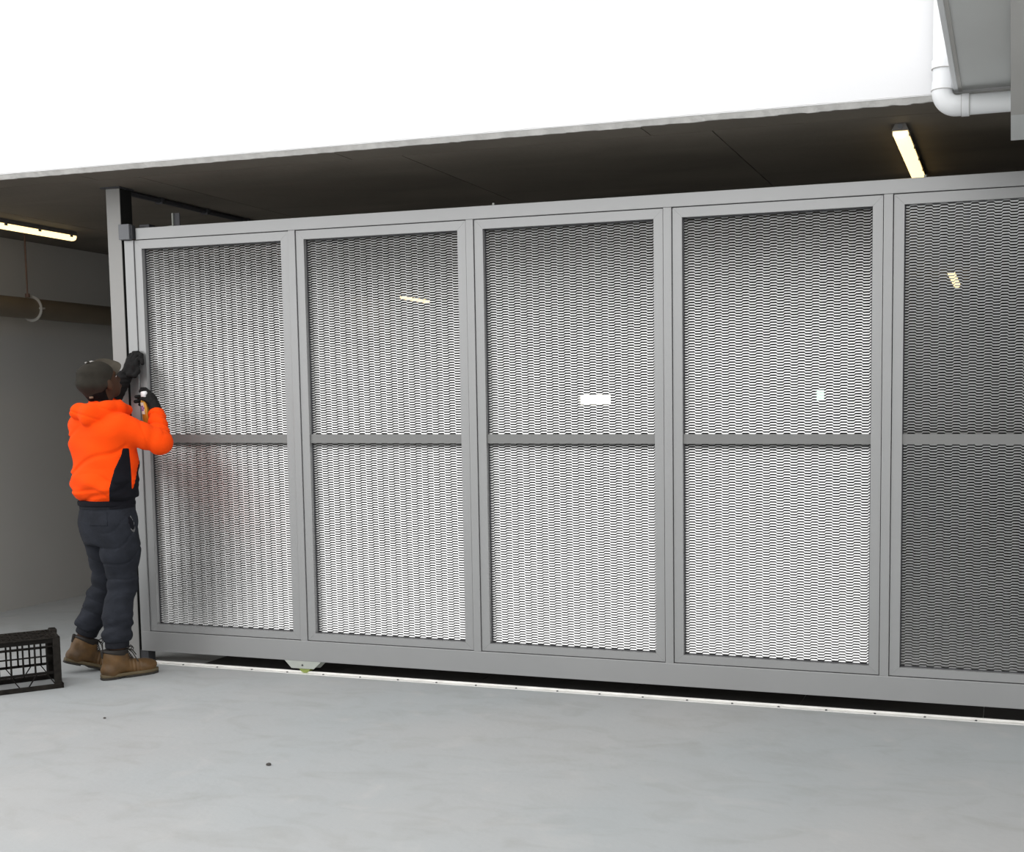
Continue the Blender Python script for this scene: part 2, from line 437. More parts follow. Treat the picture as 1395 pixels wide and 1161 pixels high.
panel = make_panel(); panel.location = (PX0, 0, 0)
last = make_panel(-1); last.location = (PX0 + PITCH * 4, 0, 0)      # this sheet is fixed the other way up
for k in range(1, 4):
    c = link_copy(panel, gate, (PX0 + PITCH * k, 0, 0))
    for ch in list(panel.children): link_copy(ch, c)

# trolley wheel under the bottom rail
bm = bmesh.new(); add_prism(bm, [(1.006, 0.071), (1.240, 0.071), (1.192, 0.029), (1.049, 0.028)], 1, 0.001, 0.005)
obj('wheel_bracket', bm, 'galv', gate)
bm = bmesh.new(); add_prism(bm, [(1.010, 0.071), (1.250, 0.071), (1.205, 0.029), (1.050, 0.027)], 1, 0.045, 0.050)
obj('wheel_bracket', bm, 'galv', gate)
bm = bmesh.new(); add_tube(bm, [(1.130, 0.006, 0.040), (1.130, 0.012, 0.040), (1.130, 0.018, 0.040), (1.130, 0.030, 0.040), (1.130, 0.044, 0.040)], [0.036, 0.039, 0.032, 0.032, 0.039], 24)
wh = obj('wheel', bm, 'green', gate); wh['label'] = 'olive green nylon wheel'
bm = bmesh.new(); add_tube(bm, [(1.121, 0.0005, 0.048), (1.121, -0.003, 0.048)], 0.005, 6); obj('axle_bolt', bm, 'darksteel', gate)
# upright tab, wire and small bolts on top of the rail
bm = bmesh.new(); add_box(bm, 0.328, 0.333, 0.050, 0.10, 2.49, 2.585); obj('top_tab', bm, 'galv', gate)
box('top_tab', (0.333, 0.372, 0.060, 0.066, 2.49, 2.585), 'darksteel', gate)
bm = bmesh.new(); add_tube(bm, [(0.245, 0.06, 2.512), (0.30, 0.062, 2.515), (0.33, 0.06, 2.517)], 0.003, 6); obj('wire', bm, 'galv', gate)
bm = bmesh.new(); add_tube(bm, [(0, 0, 0), (0, 0, 0.013)], 0.007, 6)
tb = obj('rail_bolt', bm, 'galv', gate); tb.location = (2.325, 0.02, 2.505)
link_copy(tb, gate, (4.475, 0.02, 2.505))
bm = bmesh.new(); add_box(bm, 0.105, 0.175, 0.045, 0.10, 2.505, 2.532); obj('guide_block', bm, 'darksteel', gate, 0.004)

# ------------------------------------------------------------------ ceiling services
def batten(loc, label, length=1.27):
    t = thing('ceiling_light', label, 'light', loc, 0, 'batten lights under the slab')
    bm = bmesh.new()                      # body: trapezoid, narrower against the slab
    add_prism(bm, [(-0.024, 0.0), (0.024, 0.0), (0.036, -0.030), (-0.036, -0.030)], 1, 0.012, length - 0.012)
    obj('housing', bm, 'lamp', t)
    bm = bmesh.new()
    prof = [(-0.034, -0.030), (0.034, -0.030), (0.034, -0.044), (0.026, -0.058), (0.010, -0.064), (-0.010, -0.064), (-0.026, -0.058), (-0.034, -0.044)]
    add_prism(bm, prof, 1, 0.008, length - 0.008)
    obj('diffuser', bm, 'glow', t, 0.004)
    bm = bmesh.new(); add_prism(bm, [(-0.024, 0.0), (0.024, 0.0), (0.038, -0.031), (-0.038, -0.031)], 1, 0.0, 0.012)
    ec = obj('end_cap', bm, 'lamp', t)
    link_copy(ec, t, (0, length - 0.012, 0))
    bm = bmesh.new(); add_tube(bm, [(0, -0.008, -0.014), (0, 0.002, -0.014)], 0.011, 12); obj('cable_gland', bm, 'bracket', t)
    bm = bmesh.new(); add_box(bm, 0.0, 0.0045, -0.012, 0.012, -0.044, -0.024)
    cl = obj('clip', bm, 'lamp', t); cl.location = (0.0345, 0.06, 0); link_copy(cl, t, (-0.039, 0.06, 0))
    for k in range(1, 5):
        for xx in (0.0345, -0.039): link_copy(cl, t, (xx, 0.06 + k * (length - 0.12) / 4, 0))
    return t
batten((4.365, -0.04, ZC), 'lit batten light above the top rail of the gate')
batten((-1.515, 0.035, ZC), 'lit batten light beside the hanging pipe left of the post')
batten((-1.60, 6.25, ZC), 'distant lit batten glimmering through the second mesh panel', 0.60)
batten((4.305, 6.05, ZC), 'distant lit batten glimmering through the fifth mesh panel')

pipe = thing('hanging_pipe', 'dull brown drain pipe hung from the slab along the side wall', 'pipe', (-1.90, 0, 2.213))
bm = bmesh.new(); add_tube(bm, [(0, -0.1, 0), (0, 12.0, 0)], 0.075, 28); obj('pipe_run', bm, 'pipe', pipe)
bm = bmesh.new(); n = 40
for k in range(n):
    a, b = 2 * math.pi * k / n, 2 * math.pi * (k + 1) / n
    add_bar(bm, (0.079 * math.cos(a), 1.285, 0.079 * math.sin(a)), (0.079 * math.cos(b), 1.285, 0.079 * math.sin(b)), 0.03, 0.006, (0, 1, 0))
obj('hanger_ring', bm, 'ring', pipe)
bm = bmesh.new(); add_tube(bm, [(0, 1.25, 0.095), (0, 1.25, ZC - 2.213)], 0.006, 8); add_tube(bm, [(0, 1.25, 0.078), (0, 1.25, 0.105)], 0.016, 8)
obj('hanger_rod', bm, 'rod', pipe)
bm = bmesh.new(); add_box(bm, 0.078, 0.105, 1.27, 1.30, -0.006, 0.006); obj('ring_lug', bm, 'ring', pipe)

cdt = thing('ceiling_conduit', 'dark conduit running back along the slab from the post', 'conduit', (-0.015, 0, ZC))
bm = bmesh.new(); add_tube(bm, [(0, 0.11, -0.016), (0, 3.4, -0.016)], 0.016, 12); obj('conduit_run', bm, 'darksteel', cdt)
bm = bmesh.new(); add_box(bm, -0.026, 0.026, -0.01, 0.01, -0.036, 0.0); sd = obj('saddle_clip', bm, 'darksteel', cdt); sd.location = (0, 0.38, 0)
for k in range(1, 4): link_copy(sd, cdt, (0, 0.38 + 0.42 * k, 0))

# white downpipe
dp = thing('downpipe', 'white plastic downpipe turning along the white wall beneath the canopy', 'pipe', (4.572, -0.458, 0))
R_ = 0.0425
ax = 2.6975 + 0.005
bm = bmesh.new(); add_tube(bm, [(0, 0, 2.79), (0, 0, 6.5)], R_ * 0.94, 32); obj('pipe_run', bm, 'pvc', dp)
bm = bmesh.new(); pts = [(0, 0, 2.805)]
for k in range(13):
    a = math.pi / 2 * k / 12
    pts.append((0.06 - 0.06 * math.cos(a), 0, ax + 0.06 - 0.06 * math.sin(a)))
pts.append((0.082, 0, ax))
add_tube(bm, pts, R_, 32); obj('elbow', bm, 'pvc', dp)
bm = bmesh.new(); add_tube(bm, [(0.08, 0, ax), (0.272, 0, ax)], R_ * 0.96, 32); obj('pipe_run', bm, 'pvc', dp)
bm = bmesh.new(); add_tube(bm, [(0, 0, 2.855), (0, 0, 2.888)], R_ * 1.06, 32); cl = obj('collar', bm, 'pvc', dp)
bm = bmesh.new(); add_tube(bm, [(0, 0, 2.768), (0, 0, 2.793)], R_ * 1.035, 32); obj('collar', bm, 'pvc', dp)
bm = bmesh.new(); add_tube(bm, [(0.078, 0, ax), (0.108, 0, ax)], R_ * 1.07, 32); obj('collar', bm, 'pvc', dp)

bm = bmesh.new(); add_tube(bm, [(0, 0, 0), (0, 0, 0.0022)], R_ * 1.075, 32); jl = obj('joint_line', bm, 'beam', dp); jl.location = (0, 0, 2.8535)
link_copy(jl, dp, (0, 0, 2.767))
for xx in (0.077, 0.108):
    q = link_copy(jl, dp, (xx, 0, ax)); q.rotation_euler = (0, math.pi / 2, 0)

# ------------------------------------------------------------------ milk crate, upside down
crate = thing('milk_crate', 'black plastic milk crate standing upside down on the floor', 'crate', (0.0607, -0.6427, 0), math.atan2(0.775, 0.63))
CWD, CDP, CH = 0.36, 0.27, 0.275       # local: x runs 0..-CWD along the front, y 0..CDP away
def lattice(w, h):
    bm = bmesh.new(); t_ = 0.005
    def hb(z, hh, x0=0.0, x1=w): add_bar(bm, (x0, 0, z), (x1, 0, z), t_, hh)
    def vb(x, z0, z1, ww=0.009): add_bar(bm, (x, 0, z0), (x, 0, z1), ww, t_, (0, 1, 0))
    hb(h - 0.014, 0.028); hb(0.010, 0.020); hb(0.088, 0.014); hb(0.178, 0.008); hb(0.229, 0.008)
    n = 6
    for k in range(1, n): vb(w * k / n, 0.088, h - 0.02)
    nd = 4
    for k in range(nd // 2):
        x0 = w * 2 * k / nd; x1 = w * (2 * k + 1) / nd; x2 = w * (2 * k + 2) / nd
        add_bar(bm, (x0 + 0.020, 0, 0.02), (x1 - 0.022, 0, 0.086), 0.010, 0.005)
        add_bar(bm, (x1 + 0.022, 0, 0.086), (x2 - 0.020, 0, 0.02), 0.010, 0.005)
    return bm
s1 = obj('side_lattice', lattice(CWD - 0.02, CH), 'crate', crate); s1.location = (-CWD + 0.01, 0.008, 0)
link_copy(s1, crate, (-CWD + 0.01, CDP - 0.008, 0))
s2 = obj('side_lattice', lattice(CDP - 0.02, CH), 'crate', crate); s2.rotation_euler = (0, 0, math.pi / 2); s2.location = (-0.008, 0.01, 0)
s3 = link_copy(s2, crate, (-CWD + 0.008, 0.01, 0))
bm = bmesh.new(); add_prism(bm, [(0, 0), (-0.036, 0), (-0.036, 0.006), (-0.006, 0.006), (-0.006, 0.036), (0, 0.036)], 2, 0.0, CH - 0.004)
cp = obj('corner_post', bm, 'crateworn', crate)
for (x, y, rz) in ((-CWD, 0, -math.pi / 2), (0, CDP, math.pi / 2), (-CWD, CDP, math.pi)):
    q = link_copy(cp, crate, (x, y, 0)); q.rotation_euler = (0, 0, rz)
q = None
bm = bmesh.new()                         # lip round the open mouth, now on the floor
o_ = 0.008
for d in ((-CWD - o_, o_, -o_, 0.006), (-CWD - o_, o_, CDP - 0.006, CDP + o_), (-CWD - o_, -CWD + 0.006, -o_, CDP + o_), (-0.006, o_, -o_, CDP + o_)):
    add_box(bm, d[0], d[1], d[2], d[3], 0.0, 0.026)
obj('mouth_rim', bm, 'crateworn', crate, 0.003)
bm = bmesh.new()                         # lattice base, now on top
for d in ((-CWD, 0, 0, 0.014), (-CWD, 0, CDP - 0.014, CDP), (-CWD, -CWD + 0.014, 0, CDP), (-0.014, 0, 0, CDP)):
    add_box(bm, d[0], d[1], d[2], d[3], CH - 0.006, CH + 0.002)
obj('base_rim', bm, 'crateworn', crate, 0.002)
bm = bmesh.new(); nx, ny = 8, 6
for i in range(1, nx): add_bar(bm, (-CWD * i / nx, 0.01, CH - 0.003), (-CWD * i / nx, CDP - 0.01, CH - 0.003), 0.008, 0.008)
for j in range(1, ny): add_bar(bm, (-CWD + 0.01, CDP * j / ny, CH - 0.003), (-0.01, CDP * j / ny, CH - 0.003), 0.008, 0.008)
for i in range(nx):
    for j in range(ny):
        cx, cy = -CWD * (i + 0.5) / nx, CDP * (j + 0.5) / ny
        if (i + j) % 2 == 0:
            add_bar(bm, (cx - 0.02, cy - 0.02, CH - 0.003), (cx + 0.02, cy + 0.02, CH - 0.003), 0.012, 0.006)
        else:
            add_bar(bm, (cx - 0.02, cy + 0.02, CH - 0.003), (cx + 0.02, cy - 0.02, CH - 0.003), 0.012, 0.006)
obj('base_lattice', bm, 'crateworn', crate)
bm = bmesh.new()                         # the lugs on the back corners
add_box(bm, -0.02, 0.016, CDP - 0.07, CDP + 0.004, CH - 0.012, CH + 0.010)
lg = obj('stacking_lug', bm, 'crateworn', crate, 0.004); lg.location = (-0.004, 0, 0); link_copy(lg, crate, (-CWD + 0.03, 0, 0))

# ------------------------------------------------------------------ grit on the floor
def pebble(name, x, y, r, label):
    bm = bmesh.new(); bmesh.ops.create_icosphere(bm, subdivisions=2, radius=r)
    rg = random.Random(int(x * 1000))
    for v in bm.verts: v.co = Vector((v.co.x * 1.3, v.co.y, v.co.z * 0.7)) * rg.uniform(0.85, 1.1)
    o = obj(name, bm, 'pebble'); o.location = (x, y, r * 0.55); o['label'] = label; o['category'] = 'pebble'; o['group'] = 'grit on the floor'
pebble('pebble', 1.953, -1.519, 0.009, 'single dark crumb lying on the open floor left of centre')
pebble('pebble', 0.745, -1.10, 0.006, 'tiny dark crumb lying on the floor just beyond the milk crate')

# ==================================================================
# the worker: surfaces grown from distance fields, local frame x right, y away, z up
# ==================================================================
def V(*a): return np.array(a, dtype=np.float32)
class Grid:
    def __init__(s, lo, hi, h):
        s.lo = np.array(lo, np.float32); s.h = h
        n = [int(math.ceil((b - a) / h)) + 1 for a, b in zip(lo, hi)]
        ax_ = [s.lo[i] + h * np.arange(n[i], dtype=np.float32) for i in range(3)]
        s.X, s.Y, s.Z = np.meshgrid(*ax_, indexing='ij')
def capt(g, p, q, r0, r1):
    p = V(*p); q = V(*q); d = q - p; L2 = float(d @ d) + 1e-12
    x, y, z = g.X - p[0], g.Y - p[1], g.Z - p[2]
    t = np.clip((x * d[0] + y * d[1] + z * d[2]) / L2, 0, 1)
    return np.sqrt((x - t * d[0]) ** 2 + (y - t * d[1]) ** 2 + (z - t * d[2]) ** 2) - (r0 + (r1 - r0) * t), t
def cap_(g, p, q, r0, r1=None): return capt(g, p, q, r0, r0 if r1 is None else r1)[0]
def ell(g, c, r, ax3=None):
    x, y, z = g.X - c[0], g.Y - c[1], g.Z - c[2]
    if ax3 is not None:
        a, b, cc = ax3
        x, y, z = x * a[0] + y * a[1] + z * a[2], x * b[0] + y * b[1] + z * b[2], x * cc[0] + y * cc[1] + z * cc[2]
    k = np.sqrt((x / r[0]) ** 2 + (y / r[1]) ** 2 + (z / r[2]) ** 2)
    return (k - 1) * min(r)
def smin(a, b, k):
    h = np.clip(0.5 + 0.5 * (b - a) / k, 0, 1)
    return b + (a - b) * h - k * h * (1 - h)
def smax(a, b, k): return -smin(-a, -b, k)
def chain(g, pts, rs, k=0.02):
    d = None
    for i in range(len(pts) - 1):
        c = cap_(g, pts[i], pts[i + 1], rs[i], rs[i + 1])
        d = c if d is None else smin(d, c, k)
    return d
def wav(g, a, b, c, ph): return np.sin(g.X * a + g.Y * b + g.Z * c + ph)
def nets(g, d):
    """surface nets"""
    ins = d < 0
    n = d.shape
    C = [(i, j, k) for i in (0, 1) for j in (0, 1) for k in (0, 1)]
    sl = lambda a, c: a[c[0]:n[0] - 1 + c[0], c[1]:n[1] - 1 + c[1], c[2]:n[2] - 1 + c[2]]
    cnt = sum(sl(ins, c).astype(np.int8) for c in C)
    cells = np.argwhere((cnt > 0) & (cnt < 8))
    idx = -np.ones(tuple(x - 1 for x in n), np.int64); idx[tuple(cells.T)] = np.arange(len(cells))
    vals = {c: d[cells[:, 0] + c[0], cells[:, 1] + c[1], cells[:, 2] + c[2]] for c in C}
    acc = np.zeros((len(cells), 3)); num = np.zeros(len(cells))
    for c in C:
        for a in range(3):
            if c[a] == 0:
                e = list(c); e[a] = 1; e = tuple(e)
                v0, v1 = vals[c], vals[e]; mk = (v0 < 0) != (v1 < 0)
                t = np.where(mk, v0 / np.where(mk, v0 - v1, 1), 0)
                p = np.array(c, float)[None, :].repeat(len(cells), 0); p[:, a] = t
                acc += p * mk[:, None]; num += mk
    P = (cells + acc / num[:, None]) * g.h + g.lo
    F = []
    for a in range(3):
        b, c = (a + 1) % 3, (a + 2) % 3
        s0 = [slice(None)] * 3; s1 = [slice(None)] * 3
        s0[a] = slice(0, n[a] - 1); s1[a] = slice(1, n[a])
        ch = ins[tuple(s0)] != ins[tuple(s1)]
        E_ = np.argwhere(ch)
        ok = (E_[:, b] > 0) & (E_[:, c] > 0) & (E_[:, b] < n[b] - 1) & (E_[:, c] < n[c] - 1); E_ = E_[ok]
        def cell(db, dc):
            q = E_.copy(); q[:, b] += db; q[:, c] += dc; return idx[tuple(q.T)]
        quad = np.stack([cell(-1, -1), cell(0, -1), cell(0, 0), cell(-1, 0)], 1)
        flip = ~ins[tuple(E_.T)]
        quad[flip] = quad[flip][:, ::-1]
        F.append(quad)
    return P, np.concatenate(F)
def sdf_mesh(g, d, relax=1):
    P, F = nets(g, d)
    for _ in range(relax):
        acc = np.zeros_like(P); cn = np.zeros(len(P))
        for i in range(4):
            a, b = F[:, i], F[:, (i + 1) % 4]
            np.add.at(acc, a, P[b]); np.add.at(acc, b, P[a]); np.add.at(cn, a, 1); np.add.at(cn, b, 1)
        P = P * 0.5 + 0.5 * acc / np.maximum(cn, 1)[:, None]
    return P, F
def npobj(name, P, F, material, parent):
    me = bpy.data.meshes.new(name); me.from_pydata(P.tolist(), [], F.tolist()); me.materials.append(MT[material])
    me.polygons.foreach_set('use_smooth', [True] * len(me.polygons)); me.update()
    o = bpy.data.objects.new(name, me); COL.objects.link(o); o.parent = parent
    return o
def grow(name, g, d, material, parent, relax=1):
    P, F = sdf_mesh(g, d, relax); return npobj(name, P, F, material, parent)

man = thing('person', 'person in orange hooded jumper, dark cap and charcoal pants reaching up to the gate end', 'person',
            (0.1206, -0.33, 0), math.atan2(0.6667, 0.7453))

SD = (0.64, -0.77); FD = (0.77, 0.64)             # his right, his front (in the x,y plane)
def at(c, s, f, z): return (c[0] + SD[0] * s + FD[0] * f, c[1] + SD[1] * s + FD[1] * f, z)
def stack(g, prof):
    """prof rows: z, half width (side), half depth (front), centre x, centre y"""
    pr = np.array(prof, np.float32); z = g.Z
    w = np.interp(z, pr[:, 0], pr[:, 1]).astype(np.float32); dp_ = np.interp(z, pr[:, 0], pr[:, 2]).astype(np.float32)
    cx = np.interp(z, pr[:, 0], pr[:, 3]).astype(np.float32); cy = np.interp(z, pr[:, 0], pr[:, 4]).astype(np.float32)
    x = g.X - cx; y = g.Y - cy
    s = x * SD[0] + y * SD[1]; f = x * FD[0] + y * FD[1]
    k = (np.abs(s / w) ** 2.3 + np.abs(f / dp_) ** 2.3) ** (1 / 2.3)
    return (k - 1) * np.minimum(w, dp_)

# joints
SHR, ELR, WRR = (0.092, -0.125, 1.385), (0.285, -0.125, 1.300), (0.280, -0.010, 1.455)
SHL, ELL, WRL = (-0.095, 0.125, 1.395), (-0.040, 0.325, 1.430), (0.080, 0.275, 1.590)
HIR, KNR, CAR, ANR = (0.052, -0.065, 0.860), (0.068, -0.030, 0.530), (0.032, -0.055, 0.340), (0.024, -0.072, 0.175)
HIL, KNL, CAL, ANL = (-0.050, 0.070, 0.860), (-0.010, 0.130, 0.530), (-0.056, 0.160, 0.400), (-0.134, 0.185, 0.215)
HEAD = np.array((-0.002, 0.0, 1.628))
hf = np.array((0.74, 0.52, 0.42)); hf /= np.linalg.norm(hf)
hr = np.cross(hf, (0, 0, 1)); hr /= np.linalg.norm(hr)
hu = np.cross(hr, hf)
def hp(r, f, u): return tuple(HEAD + hr * r + hf * f + hu * u)

# --- body: one continuous surface, hidden by clothes except the face and neck
g = Grid((-0.36, -0.28, -0.01), (0.42, 0.42, 1.80), 0.0065)
skull = ell(g, hp(0, -0.012, 0.025), (0.072, 0.095, 0.088), (hr, hf, hu))
jaw = smin(cap_(g, hp(0, 0.055, -0.075), hp(0, 0.015, -0.06), 0.036, 0.045), cap_(g, hp(0, 0.06, -0.03), hp(0, 0.03, 0.0), 0.045, 0.055), 0.03)
b = smin(skull, jaw, 0.035)
b = smin(b, cap_(g, hp(0, 0.106, -0.030), hp(0, 0.090, 0.012), 0.018, 0.010), 0.010)            # nose
b = smin(b, cap_(g, hp(-0.018, 0.092, -0.062), hp(0.018, 0.092, -0.062), 0.012), 0.006)         # lips
b = smin(b, cap_(g, hp(-0.04, 0.076, 0.022), hp(0.04, 0.076, 0.022), 0.012), 0.012)             # brow
for s_ in (-1, 1):
    ear = ell(g, hp(s_ * 0.080, -0.004, -0.012), (0.011, 0.021, 0.034), (hr, hf, hu))
    b = smin(b, ear, 0.006)
    b = smax(b, -ell(g, hp(s_ * 0.03, 0.090, 0.004), (0.013, 0.010, 0.008), (hr, hf, hu)), 0.008)
b = smin(b, cap_(g, (0.0, 0.0, 1.43), hp(0, -0.025, -0.05), 0.062, 0.056), 0.03)
trunk = stack(g, [(0.85, .135, .10, -.003, 0), (1.05, .14, .10, 0, 0), (1.3, .155, .105, -.006, 0), (1.40, .15, .09, -.006, 0), (1.46, .07, .06, -.004, 0)])
b = smin(b, smax(trunk, np.maximum(0.80 - g.Z, g.Z - 1.46), 0.03), 0.03)
limbs = [chain(g, [SHR, ELR, WRR, (0.262, 0.035, 1.515)], [0.052, 0.042, 0.026, 0.016]),
         chain(g, [SHL, ELL, WRL, (0.152, 0.250, 1.715)], [0.052, 0.042, 0.026, 0.016]),
         chain(g, [HIR, KNR, CAR, ANR, (0.03, -0.07, 0.08), (0.16, -0.03, 0.045)], [0.085, 0.055, 0.052, 0.038, 0.04, 0.028]),
         chain(g, [HIL, KNL, CAL, ANL, (-0.17, 0.175, 0.115), (-0.08, 0.21, 0.05)], [0.085, 0.055, 0.052, 0.038, 0.038, 0.026])]
for l_ in limbs: b = smin(b, l_, 0.03)
body = grow('body', g, b, 'skin', man, 1)

# eyes
for s_ in (-1, 1):
    bm = bmesh.new(); bmesh.ops.create_uvsphere(bm, u_segments=12, v_segments=8, radius=0.011)
    e_ = obj('eye', bm, 'canwhite', body, smooth=True); e_.location = hp(s_ * 0.03, 0.079, 0.004)
    bm = bmesh.new(); bmesh.ops.create_uvsphere(bm, u_segments=10, v_segments=6, radius=0.006)
    i_ = obj('iris', bm, 'hair', body, smooth=True); i_.location = hp(s_ * 0.03, 0.0855, 0.004)

# short hair below the cap
g = Grid(tuple(HEAD - 0.14), tuple(HEAD + 0.14), 0.004)
lx = (g.X - HEAD[0]) * hr[0] + (g.Y - HEAD[1]) * hr[1] + (g.Z - HEAD[2]) * hr[2]
lf = (g.X - HEAD[0]) * hf[0] + (g.Y - HEAD[1]) * hf[1] + (g.Z - HEAD[2]) * hf[2]
lu = (g.X - HEAD[0]) * hu[0] + (g.Y - HEAD[1]) * hu[1] + (g.Z - HEAD[2]) * hu[2]
hs = ell(g, hp(0, -0.014, 0.022), (0.077, 0.098, 0.092), (hr, hf, hu))
hs = smin(hs, cap_(g, hp(0, -0.040, -0.04), hp(0, -0.035, -0.085), 0.060, 0.060), 0.03)
hs = smax(hs, lf - np.where(lu < 0.02, np.where(lu < -0.03, -0.028, 0.018), 0.06), 0.006)
grow('hair', g, hs, 'hair', man)

# cap: crown shell, button, brim, painted rim highlight, small back patch
g = Grid(tuple(HEAD - 0.16), tuple(HEAD + 0.16), 0.004)
lf = (g.X - HEAD[0]) * hf[0] + (g.Y - HEAD[1]) * hf[1] + (g.Z - HEAD[2]) * hf[2]
lu = (g.X - HEAD[0]) * hu[0] + (g.Y - HEAD[1]) * hu[1] + (g.Z - HEAD[2]) * hu[2]
lx = (g.X - HEAD[0]) * hr[0] + (g.Y - HEAD[1]) * hr[1] + (g.Z - HEAD[2]) * hr[2]
cr = ell(g, hp(0, -0.014, 0.020), (0.088, 0.110, 0.104), (hr, hf, hu))
ang = np.arctan2(lx, lf)
cr = cr + 0.0012 * np.cos(6 * ang) * np.clip((lu - 0.0) / 0.05, 0, 1)
cr = cr + 0.003 * np.sin(lu * 70 + lf * 35) * (lf < 0.04)
line = -0.004 + 0.60 * lf
cr = smax(cr, line - lu, 0.005)
crown = grow('cap', g, cr, 'cap', man)
bm = bmesh.new(); bmesh.ops.create_uvsphere(bm, u_segments=10, v_segments=6, radius=0.009)
bt = obj('cap_button', bm, 'cap', crown, smooth=True); bt.location = hp(0, -0.014, 0.124)
c_cap = np.array(hp(0, -0.014, 0.020))
def cap_surf(p, k=1.0):
    """point of the crown in the direction of p"""
    d = np.array(p) - c_cap
    q = math.sqrt((d @ hr / 0.088) ** 2 + (d @ hf / 0.110) ** 2 + (d @ hu / 0.104) ** 2)
    return c_cap + d / q * k
def brim_pts():
    # curved visor tipped well up and to the side, from the front of the crown
    wv = np.array((0.80, -0.52, -0.30)); wv /= np.linalg.norm(wv)
    up = np.array((0.34, 0.50, 0.80)); up -= wv * (up @ wv); up /= np.linalg.norm(up)
    nrm = np.cross(wv, up)
    P = []; F = []
    nu, nv = 24, 8
    c0 = cap_surf((0.036, 0.070, 1.690), 0.93)
    for i in range(nu + 1):
        a = -1 + 2 * i / nu
        for j in range(nv + 1):
            t = j / nv
            reach = 0.086 * math.sqrt(max(0, 1 - abs(a) ** 2.6)) * t
            P.append(c0 + wv * (a * 0.084) + up * (reach - 0.020 * a * a * (1 - t)) + nrm * (0.030 * a * a))
    n0 = len(P)
    for k in range(n0): P.append(P[k] + nrm * 0.004)
    q = nv + 1
    for i in range(nu):
        for j in range(nv):
            F.append((i * q + j, i * q + j + 1, (i + 1) * q + j + 1, (i + 1) * q + j))
            F.append(tuple(n0 + z for z in ((i + 1) * q + j, (i + 1) * q + j + 1, i * q + j + 1, i * q + j)))
        F.append((i * q + nv, n0 + i * q + nv, n0 + (i + 1) * q + nv, (i + 1) * q + nv))
        F.append((i * q, (i + 1) * q, n0 + (i + 1) * q, n0 + i * q))
    return np.array(P), F
P, F = brim_pts()
me = bpy.data.meshes.new('brim'); me.from_pydata(P.tolist(), [], F); me.materials.append(MT['brim'])
for p in me.polygons: p.use_smooth = True
br = bpy.data.objects.new('brim', me); COL.objects.link(br); br.parent = crown; br['label'] = 'upturned brown brim'
bm = bmesh.new()
seam = [(-0.058, -0.02, 1.712), (-0.035, 0.01, 1.724), (-0.008, 0.035, 1.722), (0.018, 0.050, 1.712), (0.045, 0.055, 1.694)]
add_tube(bm, [tuple(cap_surf(p, 1.035)) for p in seam], [0.003, 0.006, 0.007, 0.006, 0.003], 8)  # pale tube drawn as the light catching the crown's edge
bd = obj('cap_highlight', bm, 'band', crown, smooth=True); bd['label'] = 'pale painted rim highlight'
bm = bmesh.new(); pa = hp(0.020, -0.106, -0.042); pb = hp(0.038, -0.101, -0.042); add_bar(bm, pa, pb, 0.010, 0.010)
pt = obj('back_patch', bm, 'patch', crown)

# --- jumper
g = Grid((-0.26, -0.30, 0.94), (0.40, 0.42, 1.70), 0.0055)
tor = stack(g, [(0.955, .150, .118, .010, .000), (0.985, .152, .120, .008, 0), (1.000, .168, .134, .004, 0), (1.030, .184, .150, -.002, 0), (1.08, .190, .155, -.002, 0),
                (1.16, .180, .146, .006, 0), (1.25, .182, .142, .006, 0), (1.34, .196, .142, .000, 0), (1.40, .190, .130, -.003, 0), (1.445, .150, .112, -.004, 0), (1.49, .092, .092, -.004, 0), (1.52, .05, .05, -.004, 0)])
tor += 0.0045 * wav(g, 9, 14, 26, 0.4) * wav(g, 22, -8, 11, 1.1) + 0.003 * wav(g, 31, 12, 40, 2.0)
crs = lambda ph, w: np.maximum(0, 1 - np.abs(np.sin(ph)) / w)
tor += 0.010 * crs(g.Z * 15 - g.X * 11 + 0.5 * np.sin(g.X * 18) + 0.3, 0.30) * np.clip((1.42 - g.Z) / 0.1, 0, 1) * np.clip((0.16 - g.X) / 0.08, 0, 1)
low = np.clip((1.16 - g.Z) / 0.1, 0, 1)
tor += 0.007 * low * crs(g.Z * 34 + g.X * 9 + 0.6 * np.sin(g.X * 30), 0.45) + 0.004 * low * wav(g, 26, -12, 62, 0.9) + 0.003 * low * wav(g, -34, 20, 48, 2.2)
ua, ta = capt(g, SHR, ELR, 0.078, 0.066)
fa, tf = capt(g, ELR, WRR, 0.062, 0.044)
ua += 0.004 * np.sin(ta * 20 + g.Z * 18) * np.clip(ta * 1.4 - 0.3, 0, 1)
fa += 0.0040 * np.sin(tf * 25 + g.X * 24) * np.clip(1.2 - tf * 0.7, 0, 1) + 0.009 * crs(tf * 9 + g.X * 10 - 1.2, 0.4)
ua += 0.008 * crs(ta * 7 + g.Z * 22 + 1.0, 0.3) * np.clip(ta * 1.6 - 0.3, 0, 1)
sr = smin(ua, fa, 0.022)
